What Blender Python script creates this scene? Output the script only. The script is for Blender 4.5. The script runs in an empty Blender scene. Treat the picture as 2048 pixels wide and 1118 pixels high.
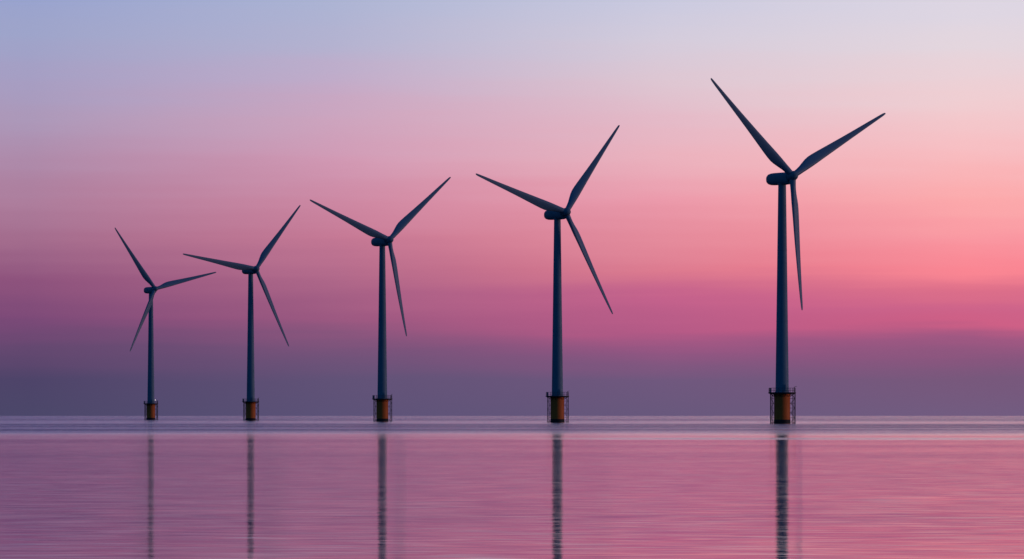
import bpy, bmesh, math, random
from mathutils import Vector, Matrix

scene = bpy.context.scene
COL = scene.collection
R = math.radians
random.seed(4)

# ------------------------------------------------------------------ camera
CAM_H = 2.5
cam_data = bpy.data.cameras.new("camera")
cam = bpy.data.objects.new("camera", cam_data)
COL.objects.link(cam)
cam.location = (0, 0, CAM_H)
cam.rotation_euler = (R(90), 0, 0)
cam_data.sensor_width = 36.0
cam_data.lens = 36.0 * 10000.0 / 2048.0          # a long telephoto from the beach
cam_data.shift_y = (831.5 - 559.0) / 2048.0
cam_data.clip_start = 1.0
cam_data.clip_end = 300000.0
scene.camera = cam

scene.view_settings.view_transform = 'Standard'
scene.view_settings.look = 'None'
scene.view_settings.exposure = 0.0
scene.view_settings.gamma = 1.0
scene.cycles.max_bounces = 6
scene.cycles.use_denoising = True


# ------------------------------------------------------------------ node helpers
def lin(c):
    return tuple(((v / 255) / 12.92 if v / 255 <= 0.04045 else ((v / 255 + 0.055) / 1.055) ** 2.4) for v in c) + (1.0,)


class Nodes:
    def __init__(self, tree):
        self.t = tree
        tree.nodes.clear()

    def n(self, kind, **kw):
        node = self.t.nodes.new(kind)
        for k, v in kw.items():
            setattr(node, k, v)
        return node

    def put(self, sock, v):
        if hasattr(v, 'is_linked') or isinstance(v, bpy.types.NodeSocket):
            self.t.links.new(v, sock)
        else:
            sock.default_value = v

    def math(self, op, a, b=None, c=None, clamp=False):
        m = self.n('ShaderNodeMath', operation=op, use_clamp=clamp)
        self.put(m.inputs[0], a)
        if b is not None:
            self.put(m.inputs[1], b)
        if c is not None:
            self.put(m.inputs[2], c)
        return m.outputs[0]

    def maprange(self, v, a, b, c=0.0, d=1.0, kind='LINEAR'):
        m = self.n('ShaderNodeMapRange', interpolation_type=kind)
        m.clamp = True
        self.put(m.inputs[0], v)
        for i, x in enumerate((a, b, c, d)):
            m.inputs[i + 1].default_value = x
        return m.outputs[0]

    def ramp(self, fac, stops, interp='LINEAR'):
        r = self.n('ShaderNodeValToRGB')
        cr = r.color_ramp
        cr.interpolation = interp
        while len(cr.elements) < len(stops):
            cr.elements.new(0.5)
        for e, (p, c) in zip(cr.elements, stops):
            e.position = p
        for e, (p, c) in zip(cr.elements, stops):
            e.color = c
        self.put(r.inputs[0], fac)
        return r.outputs[0]

    def mix(self, fac, a, b, blend='MIX'):
        m = self.n('ShaderNodeMix', data_type='RGBA', blend_type=blend)
        self.put(m.inputs[0], fac)
        self.put(m.inputs[6], a)
        self.put(m.inputs[7], b)
        return m.outputs[2]

    def noise(self, vec, scale=1.0, detail=2.0, rough=0.5):
        t = self.n('ShaderNodeTexNoise')
        self.put(t.inputs['Vector'], vec)
        t.inputs['Scale'].default_value = scale
        t.inputs['Detail'].default_value = detail
        t.inputs['Roughness'].default_value = rough
        return t.outputs[0]

    def comb(self, x, y, z):
        c = self.n('ShaderNodeCombineXYZ')
        for i, v in enumerate((x, y, z)):
            self.put(c.inputs[i], v)
        return c.outputs[0]

    def sep(self, v):
        s = self.n('ShaderNodeSeparateXYZ')
        self.put(s.inputs[0], v)
        return s.outputs


# ------------------------------------------------------------------ dusk sky (world)
world = bpy.data.worlds.new("World")
scene.world = world
world.use_nodes = True
N = Nodes(world.node_tree)
tc = N.n('ShaderNodeTexCoord')
nrm = N.n('ShaderNodeVectorMath', operation='NORMALIZE')
N.put(nrm.inputs[0], tc.outputs['Generated'])
dx, dy, dz = N.sep(nrm.outputs[0])
elev = N.math('ARCSINE', N.math('MAXIMUM', dz, 0.0))
azim = N.math('ARCTAN2', dx, dy)
TOP = 0.0832
# faint layered veils make the bands of colour drift instead of running ruler-straight
veil = N.noise(N.comb(N.math('MULTIPLY', azim, 14.0), N.math('MULTIPLY', elev, 90.0), 0.0), 1.0, 3.0, 0.5)
veil2 = N.noise(N.comb(N.math('MULTIPLY', azim, 16.0), N.math('MULTIPLY', elev, 380.0), 7.0), 1.0, 2.0, 0.5)
wob = N.math('ADD', N.math('MULTIPLY', N.math('SUBTRACT', veil, 0.5), 0.0065),
             N.math('MULTIPLY', N.math('SUBTRACT', veil2, 0.5), 0.0040))
wob = N.math('MULTIPLY', wob, N.maprange(elev, 0.0, 0.02, 0.0, 1.0))
e_in = N.math('DIVIDE', N.math('ADD', elev, wob), TOP, clamp=True)


def column(rows):
    stops = sorted((max(0.0, 1.0 - y / 832.0), lin(c)) for y, c in rows)
    return N.ramp(e_in, stops, 'LINEAR')


c1 = column([(0, (152, 163, 207)), (80, (158, 164, 202)), (160, (166, 158, 195)), (240, (172, 152, 185)), (320, (174, 140, 172)),
             (400, (173, 125, 156)), (480, (163, 108, 141)), (560, (142, 83, 125)), (640, (124, 74, 120)), (700, (100, 72, 112)),
             (760, (78, 68, 105)), (832, (75, 71, 105))])
c2 = column([(0, (172, 180, 212)), (80, (180, 178, 208)), (160, (192, 172, 202)), (240, (205, 164, 190)), (320, (209, 153, 180)),
             (400, (204, 135, 162)), (480, (197, 121, 149)), (560, (174, 103, 137)), (640, (156, 89, 129)), (700, (119, 83, 122)),
             (760, (97, 82, 119)), (832, (92, 82, 119))])
c3 = column([(0, (202, 202, 224)), (80, (212, 204, 220)), (160, (222, 198, 210)), (240, (228, 186, 200)), (320, (235, 178, 190)),
             (400, (236, 155, 172)), (480, (228, 138, 155)), (540, (220, 122, 143)), (600, (196, 98, 140)), (660, (180, 90, 134)),
             (700, (146, 86, 130)), (760, (112, 88, 126)), (832, (104, 88, 124))])
c4 = column([(0, (220, 214, 228)), (100, (228, 214, 222)), (200, (240, 206, 210)), (300, (248, 190, 194)), (400, (252, 170, 172)),
             (470, (250, 151, 161)), (540, (250, 134, 147)), (575, (222, 112, 138)), (620, (206, 100, 138)), (655, (206, 96, 134)),
             (685, (160, 88, 130)), (720, (136, 86, 126)), (760, (120, 88, 124)), (832, (114, 92, 128))])
A1, A2, A3, A4 = [(x - 1024) / 10000.0 for x in (60, 670, 1325, 1924)]
col = N.mix(N.maprange(azim, A1, A2), c1, c2)
col = N.mix(N.maprange(azim, A2, A3), col, c3)
col = N.mix(N.maprange(azim, A3, A4), col, c4)
# above the frame the sky deepens to blue and then to night
high = N.ramp(N.math('DIVIDE', elev, 1.5708, clamp=True),
              [(0.0, (1, 1, 1, 1)), (0.055, (1, 1, 1, 1)), (0.075, (.48, .45, .64, 1)), (0.10, (.165, .160, .40, 1)), (0.16, (.085, .085, .285, 1)),
               (0.32, (.06, .09, .22, 1)), (0.6, (.02, .06, .16, 1)), (1.0, (.012, .045, .13, 1))])
col = N.mix(1.0, col, high, 'MULTIPLY')
# away from the glow (which sits right of the frame) the dome is dark blue
glow_dir = Vector((math.sin(0.38), math.cos(0.38), 0))
dot = N.n('ShaderNodeVectorMath', operation='DOT_PRODUCT')
flat = N.n('ShaderNodeVectorMath', operation='NORMALIZE')
N.put(flat.inputs[0], N.comb(dx, dy, 0.0))
N.put(dot.inputs[0], flat.outputs[0])
dot.inputs[1].default_value = glow_dir
front = N.maprange(dot.outputs['Value'], -0.25, 0.86, 0.0, 1.0, 'SMOOTHSTEP')
back = N.ramp(N.math('DIVIDE', elev, 1.5708, clamp=True),
              [(0.0, (.014, .078, .205, 1)), (0.3, (.013, .070, .195, 1)), (1.0, (.012, .060, .175, 1))])
col = N.mix(front, back, col)
bg = N.n('ShaderNodeBackground')
N.put(bg.inputs[0], col)
bg.inputs[1].default_value = 1.0
wo = N.n('ShaderNodeOutputWorld')
N.put(wo.inputs[0], bg.outputs[0])

# ------------------------------------------------------------------ the last low sun, far to the right
SUN_AZ, SUN_EL = R(92), R(3)
sun_data = bpy.data.lights.new("sun", 'SUN')
sun_data.energy = 0.62
sun_data.angle = R(14)
sun_data.color = (1.0, 0.66, 0.62)
sun = bpy.data.objects.new("sun", sun_data)
COL.objects.link(sun)
sd = Vector((math.sin(SUN_AZ) * math.cos(SUN_EL), math.cos(SUN_AZ) * math.cos(SUN_EL), math.sin(SUN_EL)))
sun.rotation_euler = sd.to_track_quat('Z', 'Y').to_euler()


# ------------------------------------------------------------------ sea
def sea_material():
    m = bpy.data.materials.new("sea_water")
    m.use_nodes = True
    S = Nodes(m.node_tree)
    geo = S.n('ShaderNodeNewGeometry')
    x, y, z = S.sep(geo.outputs['Position'])

    def nz(sx, sy, off, detail=2.0, rough=0.5):
        return S.noise(S.comb(S.math('DIVIDE', x, sx), S.math('DIVIDE', y, sy), off), 1.0, detail, rough)

    def rip(sx, sy, off, shear, detail=1.0):
        # short ripples whose lattice is sheared, so that no column of cells lines up with any view
        return S.noise(S.comb(S.math('ADD', S.math('DIVIDE', x, sx), S.math('MULTIPLY', y, shear)),
                              S.math('DIVIDE', y, sy), S.math('ADD', off, S.math('MULTIPLY', y, 0.173))), 1.0, detail, 0.55)

    # wind lanes: how ruffled the surface is, by distance from the shore, with drifting edges
    drift = S.math('SUBTRACT', nz(160.0, 420.0, 3.0, 3.0, 0.6), 0.5)
    q = S.math('DIVIDE', 2.5, S.math('MAXIMUM', y, 20.0))
    q = S.math('MULTIPLY', q, S.math('ADD', 1.0, S.math('MULTIPLY', drift, 0.20)))
    px = lambda p: p / 290.0
    g = lambda v: (v, v, v, 1)
    lanes = [(0, .95), (7.6, 1.10), (8.2, 1.60), (9.0, 1.60), (9.6, .78), (15.5, .72), (17, 1.55), (24, 1.35), (31, 1.25), (35, .55), (38, .27),
             (44, .20), (51, .105), (110, .085), (180, .07), (290, .06)]
    amp = S.ramp(S.math('DIVIDE', q, 0.029, clamp=True), [(px(p), g(v)) for p, v in lanes])
    amp = S.math('MULTIPLY', amp, 0.1)
    # one more thin ruffled lane that only reaches in from the right
    lane = S.math('MULTIPLY', S.maprange(q, 0.0043, 0.00445), S.maprange(q, 0.0047, 0.0049, 1.0, 0.0))
    amp = S.math('ADD', amp, S.math('MULTIPLY', lane, S.maprange(x, -4.0, 22.0, 0.0, 0.040, 'SMOOTHSTEP')))
    amp = S.math('MULTIPLY', amp, S.math('ADD', 1.0, S.math('MULTIPLY', S.math('SUBTRACT', nz(420.0, 95.0, 71.0, 2.0, 0.6), 0.5), 2.2)))
    # thin cat's-paws of breeze that tilt the mirror up to the higher sky
    paw_a = S.maprange(rip(2.2, 0.085, 57.0, 0.83, 1.0), 0.572, 0.70, 0.0, 1.0, 'SMOOTHSTEP')
    paw_c = S.maprange(nz(9.0, 1.5, 67.0, 2.0, 0.6), 0.60, 0.78, 0.0, 0.18, 'SMOOTHSTEP')
    paw_b = S.maprange(nz(40.0, 4.5, 83.0, 3.0, 0.6), 0.55, 0.80, 0.0, 0.22, 'SMOOTHSTEP')
    paw = S.math('MULTIPLY', S.math('MAXIMUM', S.math('MAXIMUM', paw_a, paw_c), paw_b), S.maprange(q, 0.0015, 0.005, 0.010, 0.025))
    # long-crested ripples, several lengths
    fine = rip(1.8, 0.09, 0.0, 0.71, 1.0)
    mid = nz(14.0, 2.6, 11.0, 2.0, 0.55)
    wide = nz(46.0, 9.0, 23.0, 3.0, 0.55)
    far = nz(260.0, 70.0, 31.0, 3.0, 0.6)
    w = S.math('ADD', S.math('MULTIPLY', S.math('SUBTRACT', fine, 0.5), 5.0), S.maprange(q, 0.005, 0.027, 0.48, -0.50))
    w = S.math('ADD', w, S.math('MULTIPLY', S.math('SUBTRACT', mid, 0.5), 0.35))
    w = S.math('ADD', w, S.math('MULTIPLY', S.math('SUBTRACT', wide, 0.5), 0.55))
    w = S.math('ADD', w, S.math('MULTIPLY', S.math('SUBTRACT', far, 0.5), 0.7))
    sy = S.math('ADD', S.math('MULTIPLY', amp, S.math('MAXIMUM', w, -2.0)), paw)
    sx = S.math('MULTIPLY', S.math('SUBTRACT', rip(0.4, 0.14, 41.0, 1.37), 0.5), S.math('MULTIPLY', amp, 7.0))
    nn = S.n('ShaderNodeVectorMath', operation='NORMALIZE')
    S.put(nn.inputs[0], S.comb(sx, S.math('MULTIPLY', sy, -1.0), 1.0))
    b = S.n('ShaderNodeBsdfPrincipled')
    b.inputs['Base Color'].default_value = (0.010, 0.022, 0.045, 1)
    b.inputs['Roughness'].default_value = 0.05
    b.inputs['IOR'].default_value = 1.333
    S.put(b.inputs['Normal'], nn.outputs[0])
    o = S.n('ShaderNodeOutputMaterial')
    S.put(o.inputs[0], b.outputs[0])
    return m


def grid_sheet(name, xs, ys, z, mat):
    bm = bmesh.new()
    rows = [[bm.verts.new((x, y, z)) for x in xs] for y in ys]
    for j in range(len(ys) - 1):
        for i in range(len(xs) - 1):
            bm.faces.new((rows[j][i], rows[j][i + 1], rows[j + 1][i + 1], rows[j + 1][i]))
    me = bpy.data.meshes.new(name)
    bm.to_mesh(me)
    bm.free()
    me.materials.append(mat)
    o = bpy.data.objects.new(name, me)
    COL.objects.link(o)
    return o


xs = [-60000, -20000, -6000, -2000, -700, -250, 0, 250, 700, 2000, 6000, 20000, 60000]
ys = [-20000, -4000, -1000, -200, 20, 60, 120, 250, 500, 900, 1500, 2200, 3000, 4200, 6500, 10000, 16000, 28000, 50000, 90000]
sea = grid_sheet("sea", xs, ys, 0.0, sea_material())
sea['kind'] = 'structure'
sea['label'] = 'calm pink and blue sea reflecting the dusk sky'


# ------------------------------------------------------------------ materials of the turbines
def paint(name, base, dark, rough=0.5, spec=0.3, streak=0.35, metallic=0.0):
    m = bpy.data.materials.new(name)
    m.use_nodes = True
    S = Nodes(m.node_tree)
    t = S.n('ShaderNodeTexCoord')
    ox, oy, oz = S.sep(t.outputs['Object'])
    s1 = S.noise(S.comb(S.math('MULTIPLY', ox, 2.4), S.math('MULTIPLY', oy, 2.4), S.math('MULTIPLY', oz, 0.10)), 1.0, 4.0, 0.6)
    s2 = S.noise(t.outputs['Object'], 0.35, 4.0, 0.6)
    f = S.math('MULTIPLY', S.math('ADD', S.maprange(s1, 0.42, 0.75), S.maprange(s2, 0.45, 0.8)), streak)
    c = S.mix(f, tuple(base) + (1,), tuple(dark) + (1,))
    b = S.n('ShaderNodeBsdfPrincipled')
    S.put(b.inputs['Base Color'], c)
    S.put(b.inputs['Roughness'], S.math('ADD', rough, S.math('MULTIPLY', f, 0.3)))
    b.inputs['Specular IOR Level'].default_value = spec
    b.inputs['Metallic'].default_value = metallic
    o = S.n('ShaderNodeOutputMaterial')
    S.put(o.inputs[0], b.outputs[0])
    return m


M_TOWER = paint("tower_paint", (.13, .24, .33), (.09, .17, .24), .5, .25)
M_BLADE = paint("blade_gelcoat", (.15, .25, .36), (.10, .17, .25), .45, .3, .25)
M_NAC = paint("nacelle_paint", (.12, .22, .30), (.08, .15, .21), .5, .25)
M_YEL = paint("yellow_paint", (.84, .165, .022), (.50, .09, .016), .55, .25, .4)
M_ALG = paint("algae_band", (.020, .016, .016), (.012, .010, .010), .6, .3, .4)
M_STEEL = paint("dark_galvanised_steel", (.045, .035, .045), (.025, .018, .022), .6, .3, .4)
m = bpy.data.materials.new("lamp_lit")
m.use_nodes = True
LN = Nodes(m.node_tree)
em = LN.n('ShaderNodeEmission')
em.inputs[0].default_value = (1.0, .86, .8, 1)
em.inputs[1].default_value = 1.6
LN.put(LN.n('ShaderNodeOutputMaterial').inputs[0], em.outputs[0])
M_LAMP = m


# ------------------------------------------------------------------ mesh helpers
def link(name, bm, mat, parent, smooth=True):
    bmesh.ops.recalc_face_normals(bm, faces=bm.faces)
    me = bpy.data.meshes.new(name)
    bm.to_mesh(me)
    bm.free()
    me.materials.append(mat)
    if smooth:
        for p in me.polygons:
            p.use_smooth = True
        try:
            me.set_sharp_from_angle(angle=R(40))
        except Exception:
            pass
    o = bpy.data.objects.new(name, me)
    COL.objects.link(o)
    o.parent = parent
    return o


def lathe(bm, prof, seg=48, mat=None):
    """profile of (radius, height) about z; mat moves it"""
    M = mat or Matrix()
    rings = []
    for r, z in prof:
        if r < 1e-6:
            rings.append([bm.verts.new(M @ Vector((0, 0, z)))])
        else:
            rings.append([bm.verts.new(M @ Vector((r * math.cos(2 * math.pi * k / seg), r * math.sin(2 * math.pi * k / seg), z)))
                          for k in range(seg)])
    for a, b in zip(rings, rings[1:]):
        for k in range(seg):
            k2 = (k + 1) % seg
            if len(a) == 1 and len(b) > 1:
                bm.faces.new((a[0], b[k2], b[k]))
            elif len(b) == 1 and len(a) > 1:
                bm.faces.new((a[k], a[k2], b[0]))
            elif len(a) > 1:
                bm.faces.new((a[k], a[k2], b[k2], b[k]))
    for ring, rev in ((rings[0], True), (rings[-1], False)):
        if len(ring) > 1:
            bm.faces.new(ring[::-1] if rev else ring)


def tube(bm, a, b, r, seg=8):
    a, b = Vector(a), Vector(b)
    d = b - a
    M = Matrix.Translation(a) @ d.to_track_quat('Z', 'Y').to_matrix().to_4x4()
    lathe(bm, [(r, 0), (r, d.length)], seg, M)


def box(bm, c, s):
    res = bmesh.ops.create_cube(bm, size=1.0)
    for v in res['verts']:
        v.co = Vector((v.co.x * s[0] + c[0], v.co.y * s[1] + c[1], v.co.z * s[2] + c[2]))


def ring_tube(bm, rad, z, r, n=40, seg=6):
    rings = []
    for k in range(n):
        a = 2 * math.pi * k / n
        rings.append([bm.verts.new(((rad + r * math.cos(2 * math.pi * j / seg)) * math.cos(a),
                                    (rad + r * math.cos(2 * math.pi * j / seg)) * math.sin(a),
                                    z + r * math.sin(2 * math.pi * j / seg))) for j in range(seg)])
    for k in range(n):
        A, B = rings[k], rings[(k + 1) % n]
        for j in range(seg):
            bm.faces.new((A[j], B[j], B[(j + 1) % seg], A[(j + 1) % seg]))


# ------------------------------------------------------------------ the turbine, built once
DECK = 9.75
HUB_Z = 80.0
OVERHANG = 5.6
BLADE_R = 44.0


def blade_mesh():
    """span +z, leading edge +x, suction side towards +y; chord widest at a fifth of the span"""
    st = [  # r/R, chord, thickness ratio, leading-edge x, twist deg
(0.000, 2.05, 1.00, 1.02, 22), (0.030, 2.05, 1.00, 1.02, 22), (0.060, 2.15, .88, 1.05, 22), (0.095, 2.50, .70, 1.10, 22),
        (0.135, 3.00, .52, 1.14, 21.5), (0.175, 3.46, .42, 1.16, 20.5), (0.210, 3.66, .36, 1.15, 19), (0.250, 3.62, .32, 1.12, 17.5),
        (0.300, 3.42, .29, 1.06, 16), (0.370, 3.12, .26, .99, 14), (0.450, 2.78, .24, .91, 12), (0.540, 2.42, .22, .82, 10.5),
        (0.630, 2.08, .20, .72, 9), (0.720, 1.78, .19, .63, 8), (0.810, 1.48, .18, .53, 7), (0.890, 1.20, .17, .44, 6.4),
        (0.945, 1.00, .17, .36, 6), (0.978, .84, .17, .30, 6), (0.993, .64, .18, .22, 6), (1.000, .36, .25, .12, 6)]
    n = 22
    bm = bmesh.new()
    rings = []
    for rr, ch, tr, le, tw in st:
        ch, le = (ch, le) if rr < .08 else (ch * .95, le * .96)
        ring = []
        roundness = min(1.0, max(0.0, (tr - .36) / .64))
        for k in range(n):
            a = 2 * math.pi * k / n
            u = 0.5 - 0.5 * math.cos(a)                       # 0 leading edge .. 1 trailing edge
            up = 1 if a < math.pi else -1
            yt = 5 * tr * (.2969 * math.sqrt(u) - .126 * u - .3516 * u * u + .2843 * u ** 3 - .1015 * u ** 4)
            yc = tr * math.sqrt(max(0.0, .25 - (u - .5) ** 2))
            yy = (yt * (1 - roundness) + yc * roundness) * up * ch
            xx = le - u * ch
            t = -R(tw)
            bend = -1.3 * rr ** 2.2                           # pre-bend, upwind
            ring.append(bm.verts.new((xx * math.cos(t) - yy * math.sin(t), xx * math.sin(t) + yy * math.cos(t) + bend, rr * BLADE_R)))
        rings.append(ring)
    for a, b in zip(rings, rings[1:]):
        for k in range(n):
            k2 = (k + 1) % n
            bm.faces.new((a[k], a[k2], b[k2], b[k]))
    bm.faces.new(rings[0][::-1])
    bm.faces.new(rings[-1])
    return bm


def build_turbine():
    root = bpy.data.objects.new("wind_turbine", None)
    root.empty_display_size = 5
    COL.objects.link(root)

    # yellow transition piece with its dark tidal band
    bm = bmesh.new()
    lathe(bm, [(2.62, -6), (2.62, 8.95), (2.74, 9.0), (2.74, 9.3), (2.62, 9.35), (2.62, DECK - .05)], 56)
    tp = link("foundation", bm, M_YEL, root)
    bm = bmesh.new()
    lathe(bm, [(2.70, -5.8), (2.70, 1.0), (2.66, 1.25)], 56)
    link("tidal_band", bm, M_ALG, tp)

    # working platform with brackets and railing
    bm = bmesh.new()
    lathe(bm, [(2.4, DECK - .04), (4.35, DECK - .04), (4.5, DECK), (4.5, DECK + .32), (4.35, DECK + .36), (2.2, DECK + .36)], 56)
    for k in range(12):
        a = 2 * math.pi * (k + .5) / 12
        ca, sa = math.cos(a), math.sin(a)
        tube(bm, (2.60 * ca, 2.60 * sa, DECK - 1.05), (4.1 * ca, 4.1 * sa, DECK - .05), .10, 6)
        tube(bm, (2.60 * ca, 2.60 * sa, DECK - .16), (4.2 * ca, 4.2 * sa, DECK - .16), .10, 6)
    deck = link("platform", bm, M_STEEL, root)
    bm = bmesh.new()
    for k in range(20):
        a = 2 * math.pi * k / 20
        tube(bm, (4.3 * math.cos(a), 4.3 * math.sin(a), DECK + .3), (4.3 * math.cos(a), 4.3 * math.sin(a), DECK + 1.75), .055, 6)
    for z in (DECK + .95, DECK + 1.75):
        ring_tube(bm, 4.3, z, .045)
    link("railing", bm, M_STEEL, deck)
    bm = bmesh.new()
    box(bm, (-3.8, -.6, DECK + 1.06), (.45, .9, 1.4))
    bmesh.ops.bevel(bm, geom=bm.edges[:], offset=.06, segments=2, affect='EDGES')
    link("equipment_cabinet", bm, M_NAC, deck)
    bm = bmesh.new()                                          # small davit crane
    tube(bm, (3.9, -.9, DECK + .3), (3.9, -.9, DECK + 2.1), .10)
    tube(bm, (3.9, -.9, DECK + 2.05), (4.6, -1.3, DECK + 2.25), .07)
    link("davit_crane", bm, M_STEEL, deck)

    # boat landings with ladders, one on each side
    for side, reach in ((-1, 3.75), (1, 4.2)):
        bm = bmesh.new()
        ztop, zbot = DECK - .05, -1.0
        for yy in (-.75, .75):
            tube(bm, (side * reach, yy, zbot), (side * reach, yy, ztop), .115)
            tube(bm, (side * (reach - .75), yy * .9, zbot), (side * (reach - .75), yy * .9, ztop), .06)
            zs = [.35 + i * 1.55 for i in range(7)]
            for i, zz in enumerate(zs):
                tube(bm, (side * 2.5, yy * .9, zz), (side * reach, yy, zz), .075, 6)
                if i < 6:
                    p = (side * reach, yy) if i % 2 else (side * 2.75, yy * .9)
                    q_ = (side * 2.75, yy * .9) if i % 2 else (side * reach, yy)
                    tube(bm, (p[0], p[1], zz), (q_[0], q_[1], zz + 1.55), .06, 6)
        tube(bm, (side * (reach + .12), -.75, .1), (side * (reach - .9), -.75, .1), .09, 6)
        lan = link("boat_landing", bm, M_STEEL, root)
        bm = bmesh.new()
        lx = side * (reach - .38)
        for yy in (-.3, .3):
            tube(bm, (lx, yy, -.8), (lx, yy, DECK - .1), .05, 6)
        for i in range(30):
            tube(bm, (lx, -.3, -.6 + i * .345), (lx, .3, -.6 + i * .345), .03, 6)
        link("ladder", bm, M_STEEL, lan)

    # tower: three cans with thin flanges
    bm = bmesh.new()
    z0, z1, r0, r1 = DECK + .34, HUB_Z - 2.2, 2.16, 1.27
    prof = []
    for t in (0.0, .34, .68):
        z, rr = z0 + (z1 - z0) * t, r0 + (r1 - r0) * t
        if t:
            prof += [(rr, z - .14), (rr + .035, z - .12), (rr + .035, z + .12), (rr, z + .14)]
        else:
            prof += [(rr + .12, z), (rr + .12, z + .25), (rr, z + .27)]
    prof.append((r1, z1))
    lathe(bm, prof, 56)
    tw = link("tower", bm, M_TOWER, root)
    bm = bmesh.new()
    box(bm, (0.55, -2.13, DECK + 1.75), (.95, .16, 2.2))
    bmesh.ops.bevel(bm, geom=bm.edges[:], offset=.05, segments=2, affect='EDGES')
    link("door", bm, M_NAC, tw)

    # nacelle: a long rounded pod along the rotor axis (-y is upwind)
    nac_z = -0.62
    bm = bmesh.new()
    ring_n = 40
    ys_ = [(-4.35, .80), (-4.2, .93), (-3.6, .98), (-2.0, 1.0), (2.0, 1.0), (4.0, .99), (5.4, .95), (6.3, .86), (6.95, .70), (7.35, .48),
           (7.55, .22)]
    rings = []
    for yy, k in ys_:
        ring = []
        for j in range(ring_n):
            a = 2 * math.pi * j / ring_n
            ca, sa = math.cos(a), math.sin(a)
            ex = 2 / 2.5
            ring.append(bm.verts.new((1.85 * k * math.copysign(abs(ca) ** ex, ca), yy,
                                      nac_z + 2.02 * k * math.copysign(abs(sa) ** ex, sa))))
        rings.append(ring)
    for a, b in zip(rings, rings[1:]):
        for j in range(ring_n):
            bm.faces.new((a[j], a[(j + 1) % ring_n], b[(j + 1) % ring_n], b[j]))
    bm.faces.new(rings[0])
    bm.faces.new(rings[-1])
    lathe(bm, [(1.5, HUB_Z * 0 - 2.6), (1.5, -1.6)], 40)      # yaw collar
    nac = link("nacelle", bm, M_NAC, root)

    # hub with spinner
    bm = bmesh.new()
    M = Matrix.Rotation(R(90), 4, 'X')                        # z -> -y
    lathe(bm, [(1.25, -1.35), (1.52, -1.2), (1.60, -.4), (1.60, .35), (1.50, .9), (1.26, 1.4), (.92, 1.78), (.5, 2.0), (0, 2.08)], 44, M)
    hub = link("hub", bm, M_NAC, root)
    # three blades
    bl = link("blade", blade_mesh(), M_BLADE, root)
    return dict(root=root, nacelle=nac, hub=hub, blade=bl)


GROUP = "offshore wind turbines standing in a receding row"
proto = build_turbine()


def copy_tree(o, parent=None):
    c = o.copy()
    COL.objects.link(c)
    if parent:
        c.parent = parent
    for ch in list(o.children):
        copy_tree(ch, c)
    return c


def find(root, base):
    return [c for c in root.children if c.name.split('.')[0] == base]


# x, y (metres), heading of the nacelle, the three blade angles (clockwise from straight up, seen from upwind), label
ROW = [
    (87.5, 1619.7, 33.9, (-46.1, 60.9, 180.1), (43.9, 44.1, 43.8), "nearest, tallest wind turbine at the right, one blade hanging straight down beside its tower"),
    (17.3, 1906.6, 35.5, (-72.4, 38.1, 154.5), (44.1, 43.2, 43.2), "wind turbine next to the tallest one, its lower blade slanting down to the right"),
    (-57.2, 2205.1, 35.5, (-68.4, 49.8, 172.5), (44.9, 44.1, 43.2), "middle wind turbine of the row, with two other turbines on either side"),
    (-138.0, 2640.6, 34.0, (-81.2, 39.7, 157.4), (45.6, 44.5, 44.7), "wind turbine second from the left, one blade pointing nearly level to the left"),
    (-220.8, 3057.2, 32.1, (-35.8, 75.9, -152.8), (45.6, 43.6, 43.4), "smallest, farthest wind turbine at the left end, lower blade crossing its own tower"),
]
turbines = [proto['root']] + [copy_tree(proto['root']) for _ in ROW[1:]]
for t, (x, y, yaw, phis, spans, label) in zip(turbines, ROW):
    t.location = (x, y, 0)
    t['label'] = label
    t['category'] = 'wind turbine'
    t['group'] = GROUP
    A = Matrix.Rotation(R(yaw), 4, 'Z') @ Matrix.Rotation(R(-5), 4, 'X')      # heading, then shaft tilt
    hubpos = Vector((OVERHANG * math.sin(R(yaw)), -OVERHANG * math.cos(R(yaw)), HUB_Z))
    find(t, 'nacelle')[0].matrix_local = Matrix.Translation((0, 0, HUB_Z - .1)) @ Matrix.Rotation(R(yaw), 4, 'Z')
    find(t, 'hub')[0].matrix_local = Matrix.Translation(hubpos) @ A
    b0 = find(t, 'blade')[0]
    blades = [b0]
    for _ in range(2):
        c = b0.copy()
        COL.objects.link(c)
        c.parent = t
        blades.append(c)
    for b, ph, span in zip(blades, phis, spans):
        b.matrix_local = Matrix.Translation(hubpos) @ A @ Matrix.Rotation(R(ph), 4, 'Y') @ Matrix.Scale(span / BLADE_R, 4, (0, 0, 1))

# the one lit lamp, on the railing of the farthest turbine
bm = bmesh.new()
lathe(bm, [(0, -.22), (.16, -.16), (.22, 0), (.16, .16), (0, .22)], 16, Matrix.Translation((2.95, -3.1, DECK + 2.35)))
deck5 = find(turbines[4], 'platform')[0]
lamp = link("lamp", bm, M_LAMP, deck5)
lamp['label'] = 'small white lit lamp'
bm = bmesh.new()
tube(bm, (2.95, -3.1, DECK + .3), (2.95, -3.1, DECK + 2.1), .06, 6)
link("lamp_post", bm, M_STEEL, deck5)
